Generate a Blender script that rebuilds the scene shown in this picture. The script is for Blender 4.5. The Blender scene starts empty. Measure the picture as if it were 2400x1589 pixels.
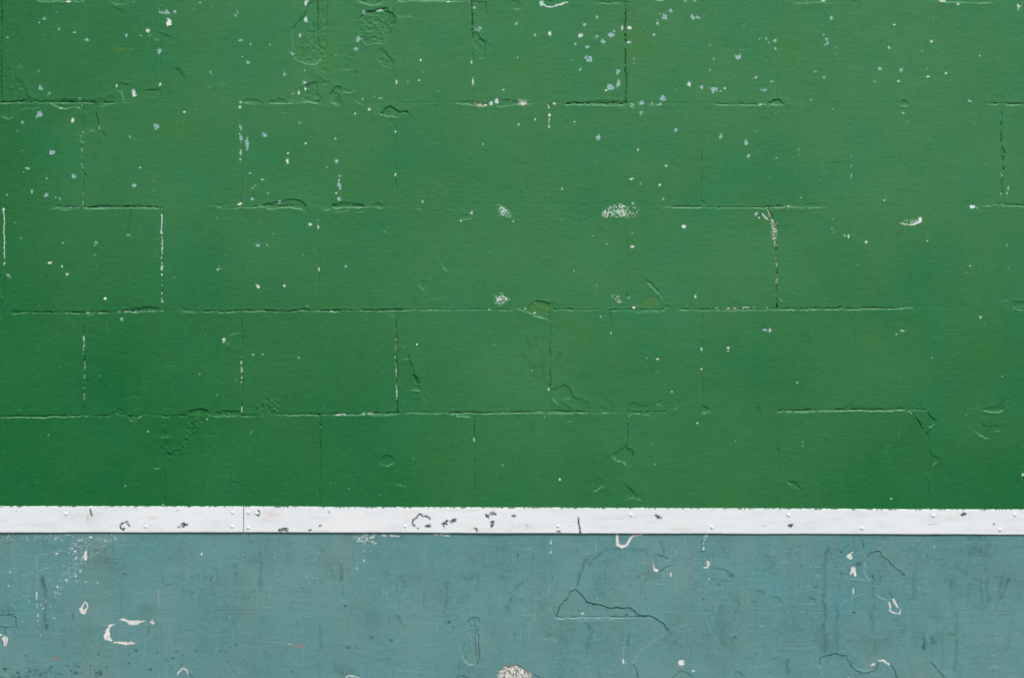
import bpy, math, random
import numpy as np

# ------------------------------------------------------------------ camera, sky, sun
S = 0.00125                       # metres on the wall per mark unit (one block course = 0.30 m)
ZB = 0.5                          # height above ground of mark row 1589
def wx(u): return (u - 1200.0) * S
def wz(v): return ZB + (1589.0 - v) * S
sc = bpy.context.scene
col = sc.collection
R = math.radians
cam = bpy.data.objects.new("camera", bpy.data.cameras.new("camera"))
cam.data.sensor_width = 36.0; cam.data.lens = 50.0
cam.data.clip_start = 0.05; cam.data.clip_end = 2000
cam.location = (0, -(2400 * S) * 50 / 36 - 0.003, wz(794.5)); cam.rotation_euler = (R(90), 0, 0)
col.objects.link(cam); sc.camera = cam

SUN_EL, SUN_AZ = 56.0, 24.0       # azimuth to the right of the line wall -> camera
world = bpy.data.worlds.new("World"); sc.world = world; world.use_nodes = True
nt = world.node_tree; nt.nodes.clear()
sky = nt.nodes.new("ShaderNodeTexSky"); sky.sky_type = 'NISHITA'; sky.sun_disc = False
sky.sun_elevation = R(SUN_EL); sky.sun_rotation = R(180 - SUN_AZ)
sky.air_density = 1.0; sky.dust_density = 4.0; sky.ozone_density = 1.0
bg = nt.nodes.new("ShaderNodeBackground"); bg.inputs[1].default_value = 0.10
wo = nt.nodes.new("ShaderNodeOutputWorld")
nt.links.new(sky.outputs[0], bg.inputs[0]); nt.links.new(bg.outputs[0], wo.inputs[0])
ld = bpy.data.lights.new("sun", 'SUN'); ld.energy = 2.0; ld.angle = R(8); ld.color = (1.0, 0.97, 0.93)
sun = bpy.data.objects.new("sun", ld); sun.rotation_euler = (R(90 - SUN_EL), 0, R(SUN_AZ)); sun.location = (2, -5, 8)
col.objects.link(sun)
sc.view_settings.view_transform = 'Standard'; sc.view_settings.look = 'None'
sc.view_settings.exposure = 0.50; sc.view_settings.gamma = 1.0
sc.view_settings.use_curve_mapping = False

# ------------------------------------------------------------------ grid fields
rng = np.random.default_rng(11)
STEP = 1.25
def axis(lo, hi, a, b):
    mid = np.arange(a, b, STEP)
    def out(start, end, sgn):
        r = []; x = start; d = 3.0
        while (x - end) * sgn < 0:
            x += sgn * d; r.append(x); d = min(d * 1.03, 9.0)
        return r
    L = out(a, lo, -1)[::-1]; H = out(b - STEP, hi, 1)
    return np.array(L + list(mid) + H, dtype=np.float64)
U = axis(-1800, 4200, -24, 2424)
V = axis(-560, 1988, -20, 1610)
NU, NV = len(U), len(V)
H = np.zeros((NV, NU), np.float32)              # relief, millimetres towards the viewer
M = {k: np.zeros((NV, NU), np.float32) for k in ("white", "blue", "dark", "olive", "tan", "stain", "lit_edge_scratch", "pale_mix", "cool")}

def noise_ax(x, y, sx, sy, seed):
    """value noise on the outer product of two axes; 0..1"""
    r = np.random.default_rng(seed)
    gx = (x - x[0]) / sx; gy = (y - y[0]) / sy
    nx = int(gx[-1]) + 3; ny = int(gy[-1]) + 3
    L = r.random((ny, nx)).astype(np.float32)
    ix = gx.astype(int); fx = gx - ix; fx = (fx * fx * (3 - 2 * fx)).astype(np.float32)
    iy = gy.astype(int); fy = gy - iy; fy = (fy * fy * (3 - 2 * fy)).astype(np.float32)
    A = L[iy] * (1 - fy)[:, None] + L[iy + 1] * fy[:, None]
    return A[:, ix] * (1 - fx) + A[:, ix + 1] * fx
def N(sx, sy, seed): return noise_ax(U, V, sx, sy, seed)
def ss(x): x = np.clip(x, 0, 1); return x * x * (3 - 2 * x)

n3 = N(3.2, 3.2, 1); n6 = N(6.5, 6.5, 2); n14 = N(15, 15, 3); n30 = N(34, 30, 4); n3b = N(2.4, 2.4, 5)
WX = (N(22, 22, 6) - .5) * 4.2 + (N(7, 7, 7) - .5) * 3.2 + (N(3.2, 3.2, 17) - .5) * 2.4
WY = (N(22, 22, 8) - .5) * 3.4 + (N(7, 7, 9) - .5) * 3.0 + (N(3.2, 3.2, 18) - .5) * 2.2
UU, VV = np.meshgrid(U.astype(np.float32), V.astype(np.float32))

def win(pts, m):
    p = np.asarray(pts, float)
    i0 = np.searchsorted(V, p[:, 1].min() - m); i1 = np.searchsorted(V, p[:, 1].max() + m) + 1
    j0 = np.searchsorted(U, p[:, 0].min() - m); j1 = np.searchsorted(U, p[:, 0].max() + m) + 1
    return slice(max(i0, 0), i1), slice(max(j0, 0), j1)
def coords(w, warp):
    return UU[w] + WX[w] * warp, VV[w] + WY[w] * warp
def dist_line(X, Y, pts):
    best = np.full(X.shape, 1e9, np.float32); sg = np.zeros(X.shape, np.float32)
    for (ax, ay), (bx, by) in zip(pts[:-1], pts[1:]):
        dx, dy = bx - ax, by - ay; l2 = dx * dx + dy * dy + 1e-9
        t = np.clip(((X - ax) * dx + (Y - ay) * dy) / l2, 0, 1)
        ex, ey = X - ax - t * dx, Y - ay - t * dy
        d = np.sqrt(ex * ex + ey * ey); c = dx * ey - dy * ex
        m = d < best; best[m] = d[m]; sg[m] = np.sign(c[m])
    return best, sg
def sdf_poly(X, Y, pts):
    d, _ = dist_line(X, Y, list(pts) + [pts[0]])
    ins = np.zeros(X.shape, bool); n = len(pts)
    for i in range(n):
        x1, y1 = pts[i]; x2, y2 = pts[(i + 1) % n]
        if y1 == y2: continue
        c = ((y1 > Y) != (y2 > Y)) & (X < (x2 - x1) * (Y - y1) / (y2 - y1) + x1)
        ins ^= c
    return np.where(ins, -d, d)

def groove(pts, a, wd=2.0, warp=.7):
    w = win(pts, 16); X, Y = coords(w, warp); d, sg = dist_line(X, Y, pts)
    br = .34 + .85 * ss((n14[w] * .45 + n6[w] * .65 - .28) * 2.1)
    k = wd * (.42 + .38 * min(a, 1)) * (.6 + .7 * n6[w])
    H[w] -= 2.6 * a * br * np.exp(-(d / k) ** 2)
    H[w] += .14 * a * np.exp(-((d - 5) / 3.5) ** 2) * n6[w]
    if abs(pts[-1][0] - pts[0][0]) > abs(pts[-1][1] - pts[0][1]) and a > .25:     # highlight painted along the lower lip of bed joints
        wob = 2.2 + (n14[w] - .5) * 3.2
        M["lit_edge_scratch"][w] = np.maximum(M["lit_edge_scratch"][w], min(a, 1) * .95 * (sg > 0) * np.exp(-((d - wob) / 1.0) ** 2) * ss(n6[w] * 1.3 + n30[w] * 1.2 - .75))
    M["dark"][w] = np.maximum(M["dark"][w], .75 * min(a, 1) * ss(br * a * 1.5 - .3) * np.exp(-(d / (k * .8)) ** 2))
def scarp(pts, a, kind, warp=.8, L=16.):
    w = win(pts, 40); X, Y = coords(w, warp); d, sg = dist_line(X, Y, pts)
    p = np.asarray(pts, float); e0 = np.hypot(X - p[0, 0], Y - p[0, 1]); e1 = np.hypot(X - p[-1, 0], Y - p[-1, 1])
    s = d * sg if kind == 'L' else -d * sg
    ln = np.abs(np.diff(p, axis=0)).sum(); tp = ss(np.minimum(e0, e1) / min(8., ln * .25 + .1))
    prof = ss((s + .2) / 1.7) * np.exp(-np.maximum(s, 0) / min(L, ln * .4 + 3))
    H[w] += 1.35 * a * prof * tp * (.55 + .7 * n14[w])
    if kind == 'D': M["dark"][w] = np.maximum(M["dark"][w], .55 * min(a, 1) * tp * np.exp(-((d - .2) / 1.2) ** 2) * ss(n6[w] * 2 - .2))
    else: M["lit_edge_scratch"][w] = np.maximum(M["lit_edge_scratch"][w], .95 * min(a, 1) * tp * np.exp(-(d / 1.3) ** 2) * ss(n6[w] * 2 - .1))  # light catching the raised edge, put into the colour
def recess(pts, a, rough=0., warp=1.0):
    w = win(pts, 20); X, Y = coords(w, warp); s = sdf_poly(X, Y, pts)
    t = ss(.5 - s / 2.0)
    H[w] -= 1.6 * a * t
    H[w] += .45 * a * np.exp(-((s - 3) / 3.) ** 2) * n6[w] * (s > 0)
    if rough: H[w] += rough * 2.5 * t * ((n3[w] - .5) * .9 + (n6[w] - .5) * 1.3)
    M["dark"][w] = np.maximum(M["dark"][w], .22 * min(a, 1) * np.exp(-(s / 1.1) ** 2) * n6[w])
def rough(pts, a):
    w = win(pts, 20); X, Y = coords(w, 1.5); s = sdf_poly(X, Y, pts)
    t = ss(.5 - s / 10)
    H[w] += a * 2.9 * t * ((n3[w] - .5) * .9 + (n6[w] - .5) * 1.4)
def put(key, w, val): M[key][w] = np.maximum(M[key][w], val)
def blob(x, y, rx, ry, key, a=1.0, dep=.35, hole=True):
    rx = max(rx * .86, 1.3); ry = max(ry * .86, 1.3); r = min(rx, ry)
    w = win([(x - rx, y - ry), (x + rx, y + ry)], r + 4)
    X = UU[w] - x; Y = VV[w] - y
    q = np.sqrt((X / rx) ** 2 + (Y / ry) ** 2)
    e = (n3[w] - .5) * 1.0 + (n6[w] - .5) * 1.6
    s = (q - .84) * r + e * min(r * 1.05, 5.5)
    t = ss(.5 - s / 1.5)
    if hole and r > 3.2:
        t = t * (1 - .85 * ss((n3[w] * .5 + n6[w] * .6 - .60) * 7))
    put(key, w, a * t); H[w] -= dep * 1.8 * t
    if hole and r > 2.4:      # shading painted round the chip: pale rim highlight, thin shade line above
        put("lit_edge_scratch", w, .55 * np.exp(-((s - .6) / 1.2) ** 2) * n6[w]); put("dark", w, .4 * np.exp(-((s - .9) / .9) ** 2) * (Y < 0) * n3[w])
        if key == "white": M["blue"][w] = np.maximum(M["blue"][w], .6 * np.exp(-((s - .3) / 1.6) ** 2) * n14[w])
def poly(pts, key, a=1.0, dep=.4, warp=.8, soft=1.5, speck=0.):
    w = win(pts, 14); X, Y = coords(w, warp); s = sdf_poly(X, Y, pts)
    t = ss(.5 - s / soft)
    if speck:
        t = ss(.5 - s / 9.) * ss((n3b[w] * .75 + n3[w] * .25 - (1 - speck)) * 7 + .3)
    put(key, w, a * t); H[w] -= dep * t
def stroke(pts, wd, key, a=1.0, dep=.2, warp=.8, soft=1.4, brk=0.):
    w = win(pts, wd + 14); X, Y = coords(w, warp); d, _ = dist_line(X, Y, pts)
    p = np.asarray(pts, float); e = np.minimum(np.hypot(X - p[0, 0], Y - p[0, 1]), np.hypot(X - p[-1, 0], Y - p[-1, 1]))
    k = wd * .5 * (.65 + .7 * n6[w]) * np.clip(.45 + e / (wd * 1.2 + 2), 0, 1)
    t = ss(.5 - (d - k) / soft)
    if brk: t = t * ss((n6[w] * .55 + n3[w] * .45 - brk) * 5 + .3)
    put(key, w, a * t)
    if dep: H[w] -= dep * t
def smear(pts, wd, key, a):       # soft edged dirt: its own shape on the paint
    w = win(pts, wd * 2 + 10); X, Y = coords(w, 1.5); d, _ = dist_line(X, Y, pts)
    p = np.asarray(pts, float)
    t = np.exp(-(d / (wd * .6)) ** 2) * (.35 + .9 * ss(n6[w] * .5 + n14[w] * .7 - .1))
    put(key, w, a * t)
def tint(x, y, rx, ry, key, a):
    w = win([(x - rx, y - ry), (x + rx, y + ry)], max(rx, ry) * .8)
    q = ((UU[w] - x + WX[w] * 2) / rx) ** 2 + ((VV[w] - y + WY[w] * 2) / ry) ** 2
    put(key, w, a * np.exp(-q * 1.3) * (.3 + ss(n3[w] * .4 + n6[w] * .4 + n30[w] * .5 - .15)))
def bumps(pts, n, a, seed):
    r = np.random.default_rng(seed); p = np.asarray(pts, float)
    lo, hi = p.min(0), p.max(0)
    for _ in range(n):
        x, y = lo + (hi - lo) * r.random(2); k = 1.6 + 2.2 * r.random() ** 2; h = a * (.4 + r.random())
        w = win([(x, y)], 10)
        d2 = ((UU[w] - x) / (k * (1 + .8 * r.random()))) ** 2 + ((VV[w] - y) / k) ** 2
        H[w] += h * np.exp(-d2)

# ------------------------------------------------------------------ the wall's marks, measured tile by tile
# codes: G groove, D lower edge in relief, L raised edge with painted highlight, R sunken flake, Q crumbly area, X bare white, B pale undercoat,
# K dark chip, W white filler left in a joint, S speckled scuff, P bare white patch, C line of bare white, Y/M/T/O smears
TILES = {}
TILES["A0"] = """
G.9 8,0 8,910
G.25 1468,0 1468,860
W.35 1467,0 1468,110
L.8 320,5 400,15 450,18 520,8 625,12 700,10 730,22 780,0
L.6 1020,15 1060,35 1110,50 1150,42 1200,20 1230,12
G.2 315,30 325,130 315,220
R.6 1340,830 1450,815 1465,850 1465,880 1410,900 1325,885
D.9 1340,830 1450,818
R.6 1600,635 1635,628 1680,690 1655,738 1635,738
D.9 1610,630 1640,630 1665,660 1685,690
D1 1080,775 1110,758 1150,775 1195,790
L.6 1070,830 1110,850 1135,900 1140,940 1180,938
D1 1490,315 1530,330 1570,345
L.6 1410,345 1430,375 1470,360
D1 50,590 75,650
L1 85,660 105,690 125,705
D1 125,705 160,735 185,745 200,775
L.5 150,810 220,830
D1 240,835 255,885 275,910
R.8 0,930 200,928 260,905 300,915 380,925 500,920 600,910 640,920 700,908 760,920 860,915 900,900 960,915 1020,875 1050,890 1062,925 1045,945 700,945 0,948
G1 0,937 400,936 1045,940
G.2 1045,940 1180,940
L.6 0,950 130,948 250,942
L.9 400,930 450,940 490,970 540,990 600,995 660,985 710,990 755,1020
L.5 150,1010 230,1000 300,990 380,985
L.8 0,1060 40,1080 80,1090 125,1060
L.5 900,985 1030,955
D.7 770,945 900,955 960,950
Q.3 0,500 40,520 60,650 150,760 240,850 0,900
Q.25 0,950 380,960 300,1010 0,1060
G.6 755,945 757,1250 750,1330 752,1568
W.3 755,960 755,1568
D1 885,1010 890,1060 905,1080 900,1150
L.6 780,1235 820,1200 880,1190
L.5 800,1190 830,1175
R.8 920,1200 970,1240 955,1270 930,1250
L.7 740,1270 760,1310 785,1325
D.8 745,1330 770,1330
G.35 2210,960 2212,1568
W.3 2210,1120 2210,1568
R.8 2220,938 2290,912 2352,912 2352,945 2290,945
L.6 2215,945 2290,958 2352,962
L.4 1910,805 1945,795
L.4 1975,770 2030,780 2075,760
D.9 1070,80 1110,100
Q.35 1540,40 1640,10 1680,30 1600,90
X 625,12,22,9;1228,15,6,6;1550,205,24,30;1358,282,24,22;1573,287,7,6;1230,855,20,24;1068,790,9,24;1470,778,9,14;1458,857,6,8;662,1108,16,18;1690,1028,10,6;2205,938,12,10;2205,985,10,10;1285,1540,8,5;555,993,25,7;1835,25,8,12;450,18,6,5
B 410,165,24,24;360,208,10,6;518,113,10,8;540,265,10,18;680,295,14,5;70,345,12,9;795,358,24,16;1157,325,9,18;1520,115,45,20;1603,108,14,12;1465,108,8,10;1370,325,20,12;1460,465,14,26;2160,140,14,14;2178,118,10,14;2215,368,20,12;2302,405,7,12;187,612,18,24;352,652,8,9;375,810,26,22;442,853,17,20;1190,762,10,4;730,905,12,8;1930,660,14,12;2225,520,12,8;2278,573,20,16;365,1045,30,26;335,1080,8,12;205,1125,20,18;1432,1163,26,26;1192,1258,14,16;478,1403,30,22;205,1380,14,6;905,1170,9,20;2212,1170,12,22;2208,1270,22,30;2272,1315,16,50;2212,1405,12,22;250,1545,20,8;1052,1265,6,6;1898,1068,6,6;158,1202,7,5;1775,83,6,6;1950,62,5,5;2110,45,6,5;690,88,4,4;1290,327,4,4;1948,685,7,7;1648,1045,4,8
Y.5 1040,460 1210,462
Y.25 1490,400 1620,398
Y.18 400,230 400,380
"""
TILES["A1"] = """
R.8 0,920 50,925 60,950 0,955
R.9 120,935 200,910 250,920 290,940 240,948 180,948
L.8 120,942 180,952 260,947 360,947
R1.1r.7 940,180 950,160 985,135 1010,105 1060,100 1110,90 1195,70 1215,105 1260,120 1280,165 1270,210 1240,280 1215,350 1200,390 1130,405 1020,405 960,340 945,240
R1r.5 1110,470 1150,440 1185,470 1225,530 1250,545 1265,625 1180,610 1120,560 1100,510
D.9 1000,115 1110,92 1200,68 1215,108 1262,122 1285,165 1270,215
G.9 565,0 565,350
G.35 565,350 565,590
G.6 640,0 650,200 630,330 640,500
D1 345,265 385,205 430,160 455,100 480,40 540,0
L.4 335,265 335,350 340,460
L.9 345,520 380,560 440,580 540,595 610,540
Q.5 450,200 640,200 640,540 540,590 440,575 400,450 420,350
Q.4 570,0 640,0 640,200 570,200
D.7 530,230 555,240
D.6 415,360 450,380
R.6 850,510 880,490 905,525 860,530
R.6r.4 930,0 990,35 1060,50 1140,38 1200,0
L.9 930,5 990,35 1060,52 1140,40 1180,20
L1 1270,30 1285,12 1500,8 1750,10 1985,20
D1 1270,40 1265,110
L.5 1290,148 1400,148 1460,160
G1 1987,20 1987,350
G.45 1987,350 1987,800
D.9 1990,15 2090,18 2115,25
G.8 2115,25 2112,110 2120,150
R.8r.4 1990,300 2030,300 2060,350 2105,380 2100,530 2050,540 2030,440 1990,430
D.9 2035,310 2060,350 2105,380
G.5 2105,380 2103,530
R.6 575,640 640,620 685,650 660,665 600,655
L.5 780,645 870,648
R.8r.6 400,900 450,800 560,757 570,860 600,935 540,945 480,940
D1 440,790 490,765 560,755
L1 390,935 450,940 540,945 580,955
D1 570,715 610,730 655,760
L.6 610,780 650,772
R.8r.5 675,880 735,800 780,795 790,830 750,850 770,880 770,930 740,950 690,935
D1 675,880 735,795 790,810
L.8 790,840 850,855 890,845 910,820
L.8 660,935 700,945 740,968 765,960
D.7 740,880 770,930
L.6 900,925 960,960 990,965
R1 1140,1040 1190,990 1230,978 1270,1000 1315,1025 1375,1015 1410,1045 1330,1037 1300,1060 1280,1070 1200,1065
D1.1 1140,1040 1190,988 1230,976 1270,998 1315,1022 1375,1015 1410,1045
L.6 1110,1040 1150,1055 1200,1068 1280,1078 1310,1070
G.15 1400,945 1800,950
R.6 1820,945 1990,935 2020,940 2100,945 2140,945 2100,975 2050,980 1980,965 1860,950
L.7 1820,948 1980,968 2050,982 2140,965
D1 2230,920 2300,915 2352,920
L.7 2200,965 2260,980 2352,960
G.4 1282,1150 1280,1568
Z.4 2010,945 2150,940 2120,975 2050,985
X 465,15,18,25;460,185,12,20;405,330,16,16;445,650,8,12;1130,95,25,10;1770,15,20,10;445,760,20,12;452,820,6,12;390,852,9,18;1290,740,8,20;1288,770,7,8;1498,738,14,8;1395,750,8,6;1538,662,6,6;1512,552,5,10;1085,887,7,6;1135,903,16,5;978,912,5,8;1040,1008,14,14;910,1045,7,9;1407,1046,5,5;2165,950,14,16;2212,930,14,14;2272,826,16,12;1675,838,5,5;1278,1212,9,12;455,1318,12,8;292,1478,14,22;292,1408,8,8;400,1128,7,6;2088,1322,8,10;250,1038,5,5;650,1536,6,5;1993,740,7,40;1980,560,5,20;120,1172,5,5;1235,1135,5,4
B 345,500,28,20;130,410,14,8;140,440,12,8;258,635,14,18;262,680,12,14;732,508,9,8;995,110,18,20;942,360,26,26;918,447,22,30;2040,265,40,28;2005,62,16,20;450,785,10,18;330,858,16,18;67,1240,26,24;728,1275,9,14;743,1480,18,18
K 578,925,18,14;915,670,8,16
Y.25 1330,180 1330,330
Y.45 1330,500 1320,580
Y.2 1170,640 1200,680
"""
TILES["A2"] = """
D1 780,15 870,18 940,10 1040,15
L.8 800,30 900,32 1000,30
G1.1 1040,15 1042,945
G.5 1058,600 1052,945
R.8 500,940 640,942 740,932 830,924 900,928 1040,932 1040,955 500,957
G1 500,950 1045,952
L.7 640,965 900,972 1045,968
C9 258,15 280,40 310,60 350,68 380,58 440,40 510,15
L.7 0,85 40,92 75,80
D.9 0,0 60,20 80,40
G.4 338,960 338,1190
W.5 338,960 340,1190
R.7 0,928 60,933 60,955 0,955
L.5 0,958 200,950
Z.6 62,925 135,925 138,962 70,965
D1 340,990 345,950 380,935
G.15 1400,950 1880,955
G.7 1880,958 2280,960
L.5 1880,968 2352,968
D.7 80,1490 145,1512
G.45 1738,1400 1738,1568
X 352,312,15,20;633,328,20,20;1015,245,7,22;1083,255,14,12;1077,390,18,12;862,830,10,10;1337,218,14,22;1305,322,14,12;2133,240,7,7;1628,775,14,16;385,948,14,12;2290,958,14,10;575,1120,8,7;213,1100,7,10;1158,1380,7,14;1418,1522,12,8;346,1055,10,12;340,1162,6,14;270,30,16,22;420,45,30,8;1507,828,5,9;1957,815,5,9;1122,540,4,4;1122,580,7,3
B 45,212,12,18;70,200,7,8;212,320,8,10;665,225,12,14;780,160,12,18;583,398,13,16;692,433,16,22;705,540,34,30;905,320,32,26;942,282,12,14;780,342,22,22;835,388,18,28;628,635,16,18;975,648,18,20;970,672,10,12;908,790,30,32;980,770,22,30;545,550,6,6;567,583,6,6;1400,140,26,30;1460,95,24,32;1690,157,36,28;1675,287,6,6;1825,410,12,11;1718,430,5,5;1855,540,6,6;1822,647,6,6;2078,518,24,24;2100,457,12,9;2122,555,6,6;2280,530,8,9;2272,360,12,18;2338,355,12,20;2226,713,30,24;1745,800,20,18;1868,828,42,26;2310,820,26,16;1386,902,22,26;1105,960,24,20;1185,950,34,26;1290,962,34,20;1370,957,26,12;1188,1020,22,24;1505,1192,12,14;62,1145,12,12;792,1255,16,24;1922,1250,18,26;1800,1272,10,14;2155,1310,22,22;2115,1300,7,7;2178,1432,20,26;765,1492,5,5;2248,1210,7,7;1125,1500,7,4;1350,5,30,8;1680,10,20,10;1590,8,16,8;50,530,9,14
R.4 505,690 520,685 528,705 510,712
"""
TILES["A3"] = """
L.8 240,20 290,28 400,25 550,28
Q.4 230,0 540,0 540,22 240,22
R.7 850,8 890,3 905,12 860,16
L.9 1560,15 1700,22 1850,25 2000,28 2080,18
Q.4 1560,0 2080,0 2080,16 1560,12
G.35 78,600 78,900
R1 10,958 45,930 80,913 120,935 145,965
D1 10,955 45,930 80,913 120,935 140,955
L.8 0,967 80,972 150,967
R.8 1230,930 1260,922 1298,945 1290,962 1260,975 1228,970
D.8 1230,930 1260,922 1298,945
L.7 1228,972 1260,977 1290,965
G1 2040,955 2145,950 2220,955 2352,955
L.6 2170,968 2280,965 2352,970
G1 2148,955 2148,1340
G.9 2155,1360 2178,1400 2160,1480 2165,1568
G.6 2150,1380 2148,1568
G.1 1900,945 2040,950
D.6 590,1502 685,1495
G.25 510,60 510,160
X 515,5,22,10;1600,8,35,9;1745,30,14,16;2315,62,22,24;1165,227,10,5;1520,157,6,6;1115,437,10,10;1502,378,12,12;1202,744,12,10;1470,704,14,8;1638,668,8,12;1948,514,8,8;1287,1118,5,8;78,1450,10,5;290,1420,5,5;768,1442,5,5;768,1522,7,6;283,1370,4,4;1465,635,7,6;1460,755,8,6;398,918,4,4
B 583,170,14,20;1668,247,5,5;63,375,17,18;12,385,8,12;70,440,9,18;545,380,16,28;525,410,14,10;516,322,8,8;637,430,14,10;632,488,8,8;1420,470,6,6;1592,475,8,6;1030,627,18,18;1228,645,20,22;967,640,5,5;980,665,6,6;900,670,6,6;2120,548,8,8;518,713,12,8;440,655,6,6;422,660,5,5;980,748,14,8;35,745,18,8;1983,757,4,4;1850,918,12,14;1870,930,5,5;600,1000,4,4;1238,1032,15,14
"""
TILES["B0"] = """
G.55 38,345 38,1300
C5 30,345 36,560 38,790
W.5 38,800 38,960
Q.5 0,980 45,980 45,1300 0,1300
G.7 765,0 768,330
W.25 765,120 765,330
D.8 770,10 795,50
L.8 460,345 540,355 600,362 660,352
G1 520,330 820,335 1000,330 1485,335
R.6 830,325 900,312 1050,318 1280,322 1280,345 850,350
W.5 640,330 830,330
L.6 820,350 1200,350 1480,348
G.6 1490,330 1493,1285
C6 1484,400 1484,515
W.6 1487,540 1490,1280
W.35 1484,345 1487,540
G1 110,1300 450,1300 770,1298 1000,1300 1200,1290 1495,1287
W.55 770,1300 880,1295 930,1300
W.6 1040,1298 1200,1290 1500,1290
R.9 1200,1275 1330,1255 1440,1258 1465,1280 1200,1288
D1 1200,1272 1330,1253 1440,1256
L.6 110,1314 160,1322
D.7 110,1280 200,1290
D.4 1215,360 1190,430 1180,500 1190,570
R.7 1960,325 2000,318 2040,325 2010,335
L.8 1960,332 2010,342 2050,335
L.7 2060,347 2130,347 2200,337 2352,340
G.7 2080,345 2352,332
G.5 2212,0 2212,320
G.4 1670,1275 1830,1290
L.6 1670,1302 1810,1300
G.8 1880,1295 2050,1290 2180,1285 2352,1290
L.4 1990,1300 2200,1298
G.6 2220,1295 2220,1568
G.7 770,1310 772,1568
C6 770,1520 771,1568
L.5 780,1327 870,1327
L.5 2100,1530 2140,1500 2215,1490
X 212,12,7,7;425,72,8,7;510,245,8,7;60,222,8,8;762,295,7,14;132,475,5,5;195,620,8,5;603,648,6,5;855,785,8,6;878,770,7,4;460,848,16,10;565,875,10,12;620,950,20,20;960,1175,12,10;1602,983,7,7;2162,875,6,6;2275,905,5,5;2072,766,4,4;1993,433,4,4;2210,300,20,18;2295,22,14,8;2055,1550,12,12;30,355,9,16
B 680,45,18,22;430,227,18,20;291,192,9,16;548,262,10,14;1228,138,18,18;877,655,14,18;868,680,9,9;70,963,14,12;95,980,10,8;2000,905,18,26;1120,1355,14,16;2325,155,22,18;2310,262,18,22;575,663,7,6;1175,590,14,12
K 2220,318,14,6;425,968,8,8
O.3 1412,92 1425,96
"""
TILES["B1"] = """
R1 50,320 170,295 320,268 400,280 440,305 460,335 440,350 300,337 70,332
D.9 320,270 400,278 440,303 462,335
G1 60,325 100,320 200,328 350,320
G.5 100,305 180,295 300,300
L.8 0,332 60,337 90,342 140,357 260,342 390,347 440,370
L.8 620,347 660,367 700,352
R1 700,310 760,290 900,295 1000,320 1060,330 1000,337 700,337
G.8 700,325 850,318 1000,328
L.9 700,342 830,342 1000,342
L.5 720,372 820,377 860,362
L.5 900,392 960,387 1000,372
R.9 1060,325 1120,305 1175,320 1200,335 1150,345
L.6 1090,342 1195,344
G.6 1283,90 1285,230
G.2 1280,0 1283,90
L.6 1487,345 1505,357 1530,340
R.4 1880,415 1960,385 2005,400 1975,430 1900,455
L.5 1880,455 1980,430
N40.45 1350,0 2050,0 2050,420 1350,420
N40.35 820,440 1150,440 1150,900 820,900
N25.3 150,950 560,950 560,1300 150,1300
S.55 2230,310 2290,340 2352,410 2340,430 2230,410
S.55 2195,1150 2250,1130 2310,1135 2325,1200 2260,1240 2200,1220
L.8 1170,555 1195,570
G.35 577,380 578,1200
L.8 1710,870 1725,902 1750,912
D.5 1520,1020 1590,1005
L.8 1490,1040 1520,1080 1550,1110
L.6 1590,1187 1655,1174
G1 0,1285 300,1290 440,1280 500,1285 900,1285 1200,1280 1350,1275
L.6 380,1267 440,1292
G.5 1350,1277 1700,1280 2100,1275 2352,1280
L.6 1510,1287 1600,1290 1700,1285 1800,1290
G1 1288,1290 1292,1568
W.3 1288,1310 1290,1568
L.5 1225,1322 1270,1352
D.6 2085,1050 2110,1090
D.6 2150,1170 2160,1210
X 57,82,18,6;112,258,5,5;495,147,4,4;762,88,5,8;738,202,7,8;1280,35,6,12;1980,390,16,12;1880,457,10,8;1860,224,5,5;575,452,7,7;570,515,7,14;578,898,7,14;495,497,14,14;45,455,10,6;160,580,4,4;433,772,6,8;530,733,4,4;15,1060,14,16;262,1058,8,10;2150,1275,20,8;695,1295,18,5;1595,998,5,5
B 117,203,16,14;765,48,12,14;765,130,18,24;772,165,14,16;772,262,26,22;210,285,18,14;1020,326,24,16;1530,288,9,14;20,685,22,14;100,675,9,10;828,872,14,16;467,1240,12,16
K 1320,1278,30,7
T.5 1463,1155 1465,1175
T.35 1460,1200 1462,1204
"""
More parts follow.
